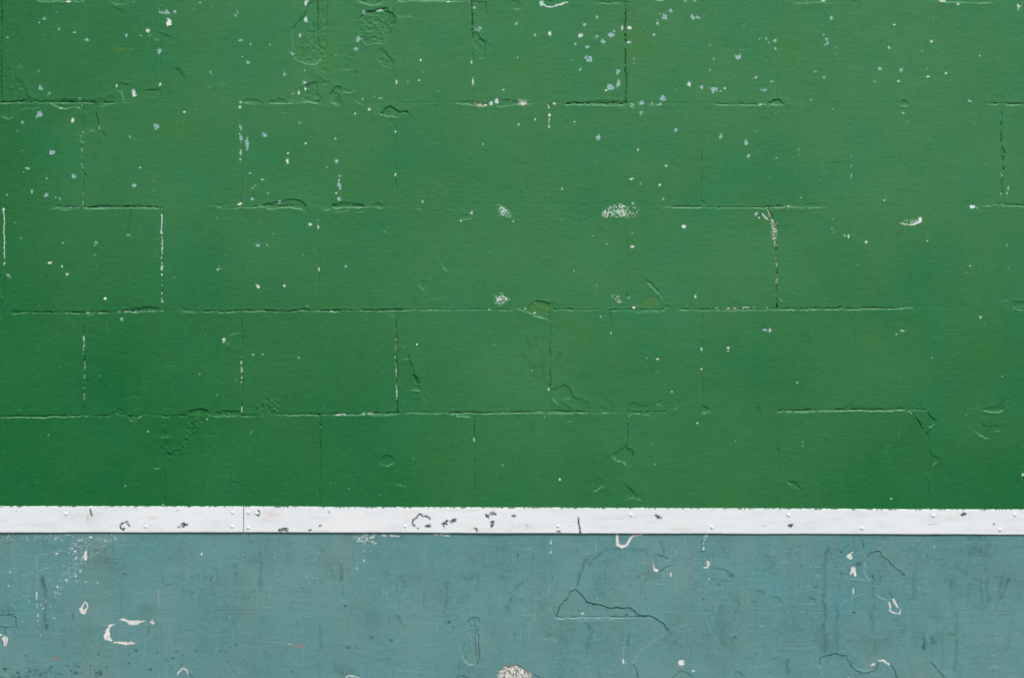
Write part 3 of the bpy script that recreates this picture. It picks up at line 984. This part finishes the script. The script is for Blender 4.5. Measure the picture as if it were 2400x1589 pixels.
# fine scratches and scuffs: short straight marks, mostly level or upright
def scratches(n, lo, hi, keys, L, up, seed, amp=1.):
    r = np.random.default_rng(seed)
    for _ in range(n):
        x, y = lo[0] + (hi[0] - lo[0]) * r.random(), lo[1] + (hi[1] - lo[1]) * r.random()
        l = L * (.25 + r.random() ** 2); an = (math.pi / 2 if r.random() < up else 0) + r.normal() * .07 + (r.random() < .12) * r.random() * 3
        p = [(x - l / 2 * math.cos(an), y - l / 2 * math.sin(an)), (x, y + r.normal() * .6), (x + l / 2 * math.cos(an), y + l / 2 * math.sin(an))]
        k = keys[int(r.random() * len(keys))]; w = win(p, 4)
        X, Y = coords(w, .15); d, _ = dist_line(X, Y, p)
        e = np.hypot(UU[w] - x, VV[w] - y) / (l * .5 + 1)
        t = np.exp(-(d / (.8 + .4 * r.random())) ** 2) * np.clip(1.25 - e, 0, 1) * (.4 + .6 * ss(n6[w] * 2 - .4))
        put(k, w, amp * (.35 + .5 * r.random()) * t); H[w] += (.18 if k == "lit_edge_scratch" else -.25) * t
scratches(360, (-20, 1255), (2420, 1600), ("lit_edge_scratch", "stain"), 60, .45, 101, .65)
scratches(60, (-20, 1255), (2420, 1600), ("lit_edge_scratch",), 150, .25, 102, .5)
scratches(300, (-20, 0), (2420, 1185), ("lit_edge_scratch", "stain"), 38, .12, 103, .30)
for zi, (zx, zy, za, zb) in enumerate(((1400, 1330, 110, 50), (1480, 1310, 90, 40), (760, 1330, 70, 60), (2240, 1330, 70, 50), (1650, 1330, 70, 60), (1050, 1390, 60, 60),
        (930, 1410, 50, 40), (250, 1290, 50, 35), (620, 1330, 40, 70), (1950, 1330, 60, 60), (2330, 1390, 30, 50), (2160, 1500, 50, 40), (1720, 1410, 50, 60), (480, 1350, 60, 50), (1850, 1310, 60, 40), (1270, 1440, 50, 60))):
    scratches(34, (zx - za, zy - zb), (zx + za, zy + zb), ("stain", "stain", "lit_edge_scratch"), 26, .55, 200 + zi, .85)
for bi, (b0, b1) in enumerate((((-20, 0), (820, 600)), ((800, 0), (1620, 600)), ((1600, 0), (2420, 600)), ((-20, 600), (1200, 1180)), ((1200, 600), (2420, 1180)))):
    bumps([b0, b1], 130, .35, 300 + bi); bumps([b0, b1], 60, -.45, 320 + bi)

# tiny flecks over the green coat, denser towards the upper left half
r = np.random.default_rng(77)
for _ in range(260):
    u, v = r.random() * 2400, r.random() ** 1.25 * 1170
    w = win([(u, v)], 4); d = np.hypot(UU[w] - u, VV[w] - v)
    put("white", w, (.15 + .4 * r.random()) * ss(1.1 - d / (.7 + .8 * r.random())))

# ------------------------------------------------------------------ materials
def mat(name):
    m = bpy.data.materials.new(name); m.use_nodes = True
    n = m.node_tree; n.nodes.clear()
    out = n.nodes.new("ShaderNodeOutputMaterial"); b = n.nodes.new("ShaderNodeBsdfPrincipled")
    n.links.new(b.outputs[0], out.inputs[0]); return m, n, b
def s2l(r, g, b):
    f = lambda c: (c / 255 / 12.92) if c / 255 < .04045 else ((c / 255 + .055) / 1.055) ** 2.4
    return (f(r), f(g), f(b), 1)
class NB:
    def __init__(s, n): s.n = n
    def node(s, t, **k):
        x = s.n.nodes.new(t)
        for a, b in k.items(): setattr(x, a, b)
        return x
    def val(s, v): return v
    def link(s, a, b): s.n.links.new(a, b)
    def coord(s, sx, sy, sz):
        t = s.node("ShaderNodeNewGeometry"); m = s.node("ShaderNodeMapping")
        m.inputs["Scale"].default_value = (sx, sy, sz); s.link(t.outputs["Position"], m.inputs[0]); return m.outputs[0]
    def noise(s, vec, scale, detail=4, rough=.55, lo=.3, hi=.7, dist=0.):
        t = s.node("ShaderNodeTexNoise"); t.inputs["Scale"].default_value = scale
        t.inputs["Detail"].default_value = detail; t.inputs["Roughness"].default_value = rough
        t.inputs["Distortion"].default_value = dist
        s.link(vec, t.inputs["Vector"])
        m = s.node("ShaderNodeMapRange"); m.inputs[1].default_value = lo; m.inputs[2].default_value = hi
        s.link(t.outputs[0], m.inputs[0]); return m.outputs[0]
    def math(s, op, a, b):
        m = s.node("ShaderNodeMath", operation=op)
        for i, x in enumerate((a, b)):
            if isinstance(x, (int, float)): m.inputs[i].default_value = x
            else: s.link(x, m.inputs[i])
        return m.outputs[0]
    def mix(s, f, a, b):
        m = s.node("ShaderNodeMix", data_type='RGBA')
        for i, x in ((0, f), (6, a), (7, b)):
            if isinstance(x, (int, float, tuple)): m.inputs[i].default_value = x
            else: s.link(x, m.inputs[i])
        return m.outputs[2]
    def mul(s, f, a, colr):
        m = s.node("ShaderNodeMix", data_type='RGBA', blend_type='MULTIPLY')
        for i, x in ((0, f), (6, a), (7, colr)):
            if isinstance(x, (int, float, tuple)): m.inputs[i].default_value = x
            else: s.link(x, m.inputs[i])
        return m.outputs[2]
    def attr(s, name):
        return s.node("ShaderNodeAttribute", attribute_name=name).outputs["Fac"]
    def bump(s, h, dist, strength, prev=None):
        b = s.node("ShaderNodeBump"); b.inputs["Distance"].default_value = dist; b.inputs["Strength"].default_value = strength
        s.link(h, b.inputs["Height"])
        if prev is not None: s.link(prev, b.inputs["Normal"])
        return b.outputs[0]

def wall_material(name, cols, rough_lo, rough_hi, spec, streak, teal=False):
    m, n, b = mat(name); q = NB(n)
    P = q.coord(1, 1, 1); PH = q.coord(1, 1, 6); PV = q.coord(7, 1, 1)
    c = q.mix(q.attr("pale_mix"), cols[0], cols[1]) if not teal else q.mix(q.noise(P, 1.6, 5, .6, .38, .62), cols[0], cols[1])
    c = q.mul(q.math('MULTIPLY', q.noise(P, 3.6, 6, .6, .48, .62, .3), .9), c, cols[2])
    c = q.mul(q.math('MULTIPLY', q.noise(q.coord(1.15, 1, .6), 6.1, 5, .6, .50, .66), .9), c, cols[3])
    c = q.mul(q.attr("cool"), c, (.66, .94, 1.02, 1))
    c = q.mul(q.math('MULTIPLY', q.noise(P, 26, 5, .7, .52, .72), .5), c, cols[5])
    c = q.mix(q.math('MULTIPLY', q.noise(PH, 34, 6, .75, .50, .75), .22), c, cols[4])
    c = q.mul(q.math('MULTIPLY', q.noise(q.coord(1, 1, 5), 75, 4, .7, .52, .72), .7), c, cols[5])
    c = q.mix(q.math('MULTIPLY', q.noise(P, 210, 3, .7, .60, .8), .35), c, cols[4])
    if teal:
        zone = q.noise(P, 4.2, 4, .6, .46, .62)
        sv = q.noise(PV, 60, 5, .75, .50, .64); sh = q.noise(q.coord(1, 1, 9), 55, 5, .75, .52, .66)
        c = q.mul(q.math('MULTIPLY', q.math('MULTIPLY', sv, zone), .9), c, (.60, .66, .66, 1))
        c = q.mul(q.math('MULTIPLY', q.math('MULTIPLY', sh, zone), .8), c, (.62, .68, .68, 1))
        c = q.mul(q.math('MULTIPLY', q.noise(P, 9, 6, .7, .52, .66), .9), c, (.82, .82, .80, 1))
        c = q.mix(q.math('MULTIPLY', q.noise(q.coord(.8, 1, 12), 40, 3, .6, .66, .70), .35), c, cols[4])
    c = q.mix(q.math('MULTIPLY', q.attr("lit_edge_scratch"), .62), c, s2l(132, 186, 148) if not teal else s2l(152, 194, 194))  # painted edge highlights, plus pale scratches
    c = q.mix(q.attr("olive"), c, q.mix(q.noise(P, 150, 3, .6, .35, .65), s2l(66, 114, 42), s2l(104, 140, 62)))
    c = q.mix(q.math('MULTIPLY', q.attr("stain"), .85), c, s2l(36, 74, 74) if teal else s2l(44, 92, 38))
    c = q.mix(q.math('MULTIPLY', q.attr("tan"), .8), c, s2l(156, 124, 92))
    c = q.mix(q.attr("blue"), c, q.mix(q.noise(P, 260, 3, .6, .35, .7), s2l(118, 162, 162), s2l(182, 208, 208)))
    wc = q.mix(q.noise(P, 42, 4, .6, .4, .65), s2l(236, 238, 236) if teal else s2l(222, 232, 228), s2l(206, 202, 188) if teal else s2l(178, 212, 196))
    c = q.mix(q.attr("white"), c, wc)
    c = q.mix(q.attr("dark"), c, s2l(12, 40, 24) if not teal else s2l(24, 50, 52))
    q.link(c, b.inputs["Base Color"])
    bare = q.math('MAXIMUM', q.attr("white"), q.attr("blue"))
    rr = q.node("ShaderNodeMapRange"); rr.inputs[3].default_value = rough_lo; rr.inputs[4].default_value = rough_hi
    q.link(q.noise(P, 7, 5, .6, .3, .7), rr.inputs[0])
    q.link(q.math('ADD', rr.outputs[0], q.math('MULTIPLY', bare, .25)), b.inputs["Roughness"])
    b.inputs["Specular IOR Level"].default_value = spec
    h = q.bump(q.noise(PH, 110, 6, .8, 0, 1), .0022, streak)
    h = q.bump(q.noise(q.coord(1, 1, 1.6), 420, 3, .7, 0, 1), .0009, streak, h)
    if teal: h = q.bump(q.noise(q.coord(7, 1, .8), 50, 5, .75, 0, 1), .0016, streak * .9, h)
    q.link(h, b.inputs["Normal"])
    return m

GREEN = [s2l(22, 102, 51), s2l(60, 124, 76), (.76, 1.0, 1.08, 1), (1.10, .99, .86, 1), s2l(84, 148, 100), (.70, .80, .72, 1)]
TEAL = [s2l(97, 146, 147), s2l(106, 150, 149), (.86, .99, 1.0, 1), (1.14, .98, .94, 1), s2l(134, 174, 172), (.80, .86, .86, 1)]
m_green = wall_material("green_masonry_paint", GREEN, .45, .6, .16, .42)
m_teal = wall_material("blue_grey_masonry_paint", TEAL, .5, .65, .16, .7, True)

m_white, n, b = mat("white_gloss_paint"); q = NB(n); P = q.coord(1, 1, 1)
c = q.mix(q.noise(P, 2.6, 5, .6, .4, .7), s2l(230, 234, 236), s2l(221, 230, 232))
c = q.mix(q.math('MULTIPLY', q.noise(q.coord(1, 1, 3), 9, 6, .7, .55, .8), .5), c, s2l(214, 210, 202))
c = q.mix(q.math('MULTIPLY', q.attr("stain"), .6), c, s2l(176, 182, 178))
c = q.mix(q.attr("tan"), c, s2l(206, 182, 164))
c = q.mix(q.attr("green"), c, s2l(52, 118, 74))
c = q.mix(q.attr("dark"), c, q.mix(q.noise(P, 200, 3, .6, .4, .6), s2l(26, 34, 38), s2l(64, 84, 86)))
q.link(c, b.inputs["Base Color"]); b.inputs["Roughness"].default_value = .42
h = q.bump(q.noise(q.coord(1, 1, 5), 90, 5, .7, 0, 1), .0006, .35)
h = q.bump(q.noise(P, 14, 3, .6, 0, 1), .003, .3, h)
q.link(h, b.inputs["Normal"])

m_core, n, b = mat("rendered_block"); q = NB(n); P = q.coord(1, 1, 1)
q.link(q.mix(q.noise(P, 5, 6, .6), s2l(120, 124, 120), s2l(150, 150, 142)), b.inputs["Base Color"]); b.inputs["Roughness"].default_value = .9
q.link(q.bump(q.noise(P, 80, 5, .7, 0, 1), .003, .5), b.inputs["Normal"])
m_ground, n, b = mat("worn_asphalt"); q = NB(n); P = q.coord(1, 1, 1)
c = q.mix(q.noise(P, 1.2, 6, .6), (.055, .055, .052, 1), (.09, .088, .08, 1))
c = q.mix(q.noise(P, 160, 3, .6, .5, .7), c, (.14, .14, .13, 1))
q.link(c, b.inputs["Base Color"]); b.inputs["Roughness"].default_value = .9
q.link(q.bump(q.noise(P, 140, 4, .7, 0, 1), .006, .6), b.inputs["Normal"])

# ------------------------------------------------------------------ meshes
def grid_mesh(name, X, Y, Z, masks, material, parent):
    nv, nu = X.shape
    co = np.stack([X, Y, Z], -1).reshape(-1, 3).astype(np.float32)
    me = bpy.data.meshes.new(name)
    idx = np.arange(nv * nu, dtype=np.int32).reshape(nv, nu)
    f = np.stack([idx[1:, :-1], idx[1:, 1:], idx[:-1, 1:], idx[:-1, :-1]], -1).reshape(-1)
    nf = (nv - 1) * (nu - 1)
    me.vertices.add(len(co)); me.vertices.foreach_set("co", co.reshape(-1))
    me.loops.add(len(f)); me.loops.foreach_set("vertex_index", f)
    me.polygons.add(nf); me.polygons.foreach_set("loop_start", np.arange(0, nf * 4, 4, dtype=np.int32))
    me.update(calc_edges=True)
    me.polygons.foreach_set("use_smooth", np.ones(nf, bool))
    for k, a in masks.items():
        at = me.attributes.new(k, 'FLOAT', 'POINT'); at.data.foreach_set("value", np.clip(a, 0, 1).astype(np.float32).reshape(-1))
    me.materials.append(material)
    o = bpy.data.objects.new(name, me); col.objects.link(o)
    if parent: o.parent = parent
    return o
def box_mesh(name, lo, hi, material, parent=None, bev=0.):
    import bmesh
    bm = bmesh.new(); bmesh.ops.create_cube(bm, size=1)
    for v in bm.verts: v.co = [(lo[i] + hi[i]) / 2 + v.co[i] * (hi[i] - lo[i]) for i in range(3)]
    if bev: bmesh.ops.bevel(bm, geom=bm.edges[:], offset=bev, segments=2, affect='EDGES')
    me = bpy.data.meshes.new(name); bm.to_mesh(me); bm.free(); me.materials.append(material)
    o = bpy.data.objects.new(name, me); col.objects.link(o)
    if parent: o.parent = parent
    return o

wall = bpy.data.objects.new("block_wall", None); col.objects.link(wall)
wall["label"] = "painted block wall, green above and weathered blue-grey below a white riveted metal strip"
wall["category"] = "wall"; wall["kind"] = "thing"

ga = np.searchsorted(V, 1216); Hm = H * .001
def part(i0, i1, name, material, label):
    HK = .85; X = wx(UU[i0:i1].astype(np.float64)); Z = wz(VV[i0:i1].astype(np.float64)); Y = -HK * Hm[i0:i1].astype(np.float64)
    o = grid_mesh(name, X, Y, Z, {k: a[i0:i1] for k, a in M.items()}, material, wall)
    o["label"] = label; return o
part(0, ga + 1, "green_wall_face", m_green, "green painted blockwork with pale chips and open joints")
part(ga, NV, "blue_grey_wall_face", m_teal, "blue-grey painted lower wall with cracks, scuffs and white splashes")
zt, zb_ = wz(V[0]), wz(V[-1])
xl, xr = wx(U[0]), wx(U[-1])
box_mesh("wall_core", (xl + .001, .006, 0.0), (xr - .001, .215, zt - .002), m_core, wall)
box_mesh("coping", (xl - .03, -.03, zt), (xr + .03, .245, zt + .06), m_core, wall, .006)

# ------------------------------------------------------------------ the white metal strips with their rivets
STR = """
K0 1085,190 1100,178 1120,168 1145,160
K0 1145,165 1155,190 1167,202
K0 1085,205 1090,222 1108,236 1120,222
K0 1620,185 1655,178 1685,192
K0 1635,205 1660,195 1685,185
K0 1650,178 1650,208
K0 1600,205 1610,212
K0 810,50 818,78 825,105
J0 790,110 790,168
K1 20,60 35,80 22,108
K1 5,85 15,100
K1 205,235 240,222 285,225
K1 215,245 250,238 285,246
K1 480,240 497,236
K1 572,200 584,194
K1 1450,115 1460,98 1485,96
K1 1482,100 1500,115 1530,110
K1 1525,112 1555,125 1562,138
K1 1445,125 1415,148 1405,170 1412,195
K1 1415,185 1425,202
K1 1525,205 1545,190 1560,185
K1 1540,212 1565,200
K1 1450,218 1455,222
K1 1675,180 1692,175 1720,152
K1 1685,185 1688,214
K1 1700,175 1715,185
K1 1740,162 1765,145 1795,140
K1 1755,172 1775,155 1795,158
K1 2060,95 2080,110 2090,128
K1 2070,118 2100,95
K1 2100,88 2130,80 2155,98
K1 2120,100 2150,90
K1 2110,165 2135,155 2130,185
K1 2110,190 2118,210 2132,180
K1 1965,222 1985,226 1982,248
K1 652,76 658,77
K2 5,112 12,108
K2 22,102 26,116
K2 595,122 600,180 610,230 614,262
K2 1290,105 1310,112 1340,128
K2 1300,122 1320,135 1330,118
J2 2240,200 2280,197
J2 120,240 140,190
K2 405,250 428,250
K3 182,193 222,190
K3 188,200 205,210 215,196
K3 1735,100 1755,82 1775,92
K3 1745,108 1765,98
J3 1440,190 1475,185 1510,178
J3 1450,95 1475,105
K3 2024,182 2027,184
"""
BLB = [(0, 1105, 226, 14, 12), (0, 1660, 190, 24, 13), (0, 1590, 63, 7, 4), (0, 1608, 62, 6, 4), (0, 150, 60, 5, 4), (0, 135, 68, 4, 4),
       (1, 250, 236, 30, 9), (1, 1412, 188, 10, 14), (1, 1547, 200, 18, 15), (1, 1770, 155, 22, 9), (1, 1690, 185, 10, 12), (1, 2078, 108, 18, 16),
       (1, 2130, 95, 20, 13), (1, 2122, 178, 16, 22), (1, 655, 76, 8, 8), (2, 1315, 118, 20, 13), (2, 520, 200, 5, 5), (2, 415, 252, 12, 6),
       (3, 200, 199, 17, 9), (3, 1755, 95, 18, 14), (1, 140, 110, 5, 5), (2, 25, 108, 6, 9)]
def strip(name, u0, u1, top0, top1, bot0, bot1, label, seed):
    us = U[(U > u0) & (U < u1)]; us = np.concatenate([[u0], us, [u1]])
    k = np.linspace(0, 1, 44)
    t = np.interp(us, [0, 571, 2400], [top0, top0 + .0, top1]) if False else np.interp(us, [u0 if u0 > -50 else 0, u1 if u1 < 2450 else 2400], [top0, top1])
    bt = np.interp(us, [u0 if u0 > -50 else 0, u1 if u1 < 2450 else 2400], [bot0, bot1])
    nz = lambda s, sd: noise_ax(us, np.array([0., 1.]), s, 9, sd)[0] - .5
    t = t + nz(60, seed) * .7 + nz(7, seed + 1) * .2; bt = bt + nz(120, seed + 2) * 1.0 + nz(18, seed + 3) * .5
    VVs = t[None, :] + (bt - t)[None, :] * k[:, None]; UUs = np.repeat(us[None, :], 44, 0)
    na = noise_ax(us, np.arange(44.) * 1.5, 3, 2.4, seed + 5); nb = noise_ax(us, np.arange(44.) * 1.5, 9, 4, seed + 6)
    nc = noise_ax(us, np.arange(44.) * 1.5, 150, 60, seed + 7)
    dt = VVs - t[None, :]; db = bt[None, :] - VVs; de = np.minimum(UUs - u0, u1 - UUs)
    h = 4.4 * ss(.80 + dt / 12.) * ss(.62 + db / 2.0) + (nc - .5) * .7
    mk = {x: np.zeros_like(VVs) for x in ("dark", "green", "stain", "tan")}
    mk["green"] = ss((1.0 * nb + 1.5 * na - .62 * dt - .25) * 1.8) * (dt < 8)
    mk["dark"] = .8 * ss((na * 1.2 + nb - 1.35) * 5) * ss(2.0 - dt / 2.2)
    mk["tan"] = .55 * ss(1.2 - db / 1.3) * ss(nb * 2)
    wxs = (na - .5) * 3
    for ln in STR.strip().splitlines():
        hd, rest = ln.split(' ', 1); X0 = 600 * int(hd[1])
        p = [(X0 + float(a.split(',')[0]) / 3.8333, 1180 + float(a.split(',')[1]) / 3.8333) for a in rest.split()]
        if p[0][0] < u0 - 5 or p[0][0] > u1 + 5: continue
        j = np.abs(us - p[0][0]) < 60; d, _ = dist_line(UUs[:, j] + wxs[:, j], VVs[:, j] + wxs[:, j] * .6, p)
        thin = hd[0] == 'J'
        vv = ss(1.25 - d / (1.3 if thin else 2.7)) * (.45 if thin else 1) * ss(na[:, j] * 2.4)
        mk["dark"][:, j] = np.maximum(mk["dark"][:, j], vv); h[:, j] -= .3 * vv
    for (tl, x, y, rx, ry) in BLB:
        x = 600 * tl + x / 3.8333; y = 1180 + y / 3.8333; rx /= 3.8333; ry /= 3.8333
        if x < u0 or x > u1: continue
        j = np.abs(us - x) < 30
        qd = np.sqrt(((UUs[:, j] - x) / rx) ** 2 + ((VVs[:, j] - y) / ry) ** 2)
        vv = ss(.5 - ((qd - .9) * min(rx, ry) + (na[:, j] - .5) * 3.2) / 1.5) * (.35 + .65 * ss((na[:, j] - .3) * 4))
        mk["dark"][:, j] = np.maximum(mk["dark"][:, j], vv * .95); h[:, j] -= .25 * vv
    grm = noise_ax(us, np.arange(44.) * 1.5, 60, 9, seed + 8); grv = noise_ax(us, np.arange(44.) * 1.5, 4, 30, seed + 9)
    mk["stain"] = .38 * ss((grm + .25 * nb - .55) * 1.6) * (.5 + .5 * nb) + .10 * grv * nb + .30 * ss(1.3 - db / 4.) * nb
    for (x, y, rx, ry, a, key) in ((640, 1205, 16, 7, .5, "tan"), (215, 1215, 30, 30, .35, "stain"), (360, 1214, 9, 3, .5, "tan"), (1450, 1236, 14, 6, .3, "stain"), (1182, 1210, 5, 8, .2, "stain"), (505, 1230, 40, 14, .3, "stain"), (2180, 1218, 30, 12, .3, "stain"), (960, 1212, 40, 16, .2, "stain"), (1870, 1236, 20, 8, .3, "stain")):
        qd = ((UUs - x) / rx) ** 2 + ((VVs - y) / ry) ** 2
        mk[key] = np.maximum(mk[key], a * np.exp(-qd) * (.4 + nb))
    # return the edges to the wall
    def row(i, back): return UUs[i:i+1], VVs[i:i+1], np.full((1, len(us)), back)
    UUs = np.concatenate([UUs[:1], UUs, UUs[-1:]]); VVs = np.concatenate([VVs[:1], VVs, VVs[-1:]])
    h = np.concatenate([np.full((1, len(us)), -2.), h, np.full((1, len(us)), -.2)])
    mk = {x: np.concatenate([a[:1], a, a[-1:]]) for x, a in mk.items()}
    e = lambda A: np.concatenate([A[:, :1], A, A[:, -1:]], 1)
    UUs, VVs, h = e(UUs), e(VVs), e(h); h[:, 0] = -.2; h[:, -1] = -.2; mk = {x: e(a) for x, a in mk.items()}
    o = grid_mesh(name, wx(UUs), -(h + .35) * .001, wz(VVs), mk, m_white, wall)
    o["label"] = label; return o
sa = strip("metal_strip", U[0], 570.0, 1185.3, 1185.8, 1248.6, 1247.4, "left white metal strip ending at the thin vertical joint", 40)
sb = strip("metal_strip", 572.1, U[-1], 1186.0, 1193.2, 1247.4, 1253.2, "long white metal strip right of the thin vertical joint", 60)

def rivet_mesh(seed):
    r = np.random.default_rng(seed); me = bpy.data.meshes.new("rivet"); n = 24; vs = []; fs = []
    prof = [(1.0, 0.0), (.97, .18), (.84, .30), (.62, .40), (.36, .46), (.12, .48)]
    ph = r.random(3) * 6.28
    for (rr, hh) in prof:
        for k in range(n):
            a = 2 * math.pi * k / n; f = 1 + .05 * math.sin(2 * a + ph[0]) + .03 * math.sin(3 * a + ph[1])
            vs.append((rr * f * math.cos(a), -hh, rr * f * math.sin(a)))
    for i in range(len(prof) - 1):
        for k in range(n): fs.append((i * n + k, i * n + (k + 1) % n, (i + 1) * n + (k + 1) % n, (i + 1) * n + k))
    fs.append(tuple((len(prof) - 1) * n + k for k in range(n)))
    me.from_pydata(vs, [], fs); me.update()
    for p in me.polygons: p.use_smooth = True
    me.materials.append(m_white); return me
RV = [(0, 592, 90), (0, 2090, 80), (0, 1313, 205), (0, 2088, 205), (0, 2233, 78), (0, 2230, 214), (1, 1342, 203), (1, 8, 85), (2, 412, 201), (2, 1070, 100),
      (2, 1793, 210), (3, 183, 103), (3, 845, 220), (3, 1483, 108), (3, 2083, 235), (3, 2217, 100), (1, 2125, 95)]
rm = [rivet_mesh(s) for s in range(5)]
for i, (tl, x, y) in enumerate(RV[:16]):
    u = 600 * tl + x / 3.8333; v = 1180 + y / 3.8333
    o = bpy.data.objects.new("rivet", rm[i % 5]); col.objects.link(o)
    o.location = (wx(u), -.0043, wz(v)); s = .0052 * (.9 + .2 * rng.random()); o.scale = (s, s * .9, s)
    o.parent = sa if u < 571 else sb
k = 0
for side, lst in ((sa, [(-150, 1203), (-420, 1234), (-700, 1203), (-980, 1234), (-1260, 1203)]), (sb, [(2560, 1240), (2780, 1212), (3040, 1241), (3300, 1212), (3600, 1241)])):
    for (u, v) in lst:
        o = bpy.data.objects.new("rivet", rm[k % 5]); k += 1; col.objects.link(o)
        o.location = (wx(u), -.0043, wz(v)); o.scale = (.0052, .0047, .0052); o.parent = side

# ------------------------------------------------------------------ ground
gn = 60; gx = np.sign(np.linspace(-1, 1, gn)) * np.abs(np.linspace(-1, 1, gn)) ** 3 * 400
GX, GY = np.meshgrid(gx, gx)
g = grid_mesh("ground", GX, GY[::-1], np.zeros_like(GX) + 0.0, {}, m_ground, None)
g["kind"] = "structure"
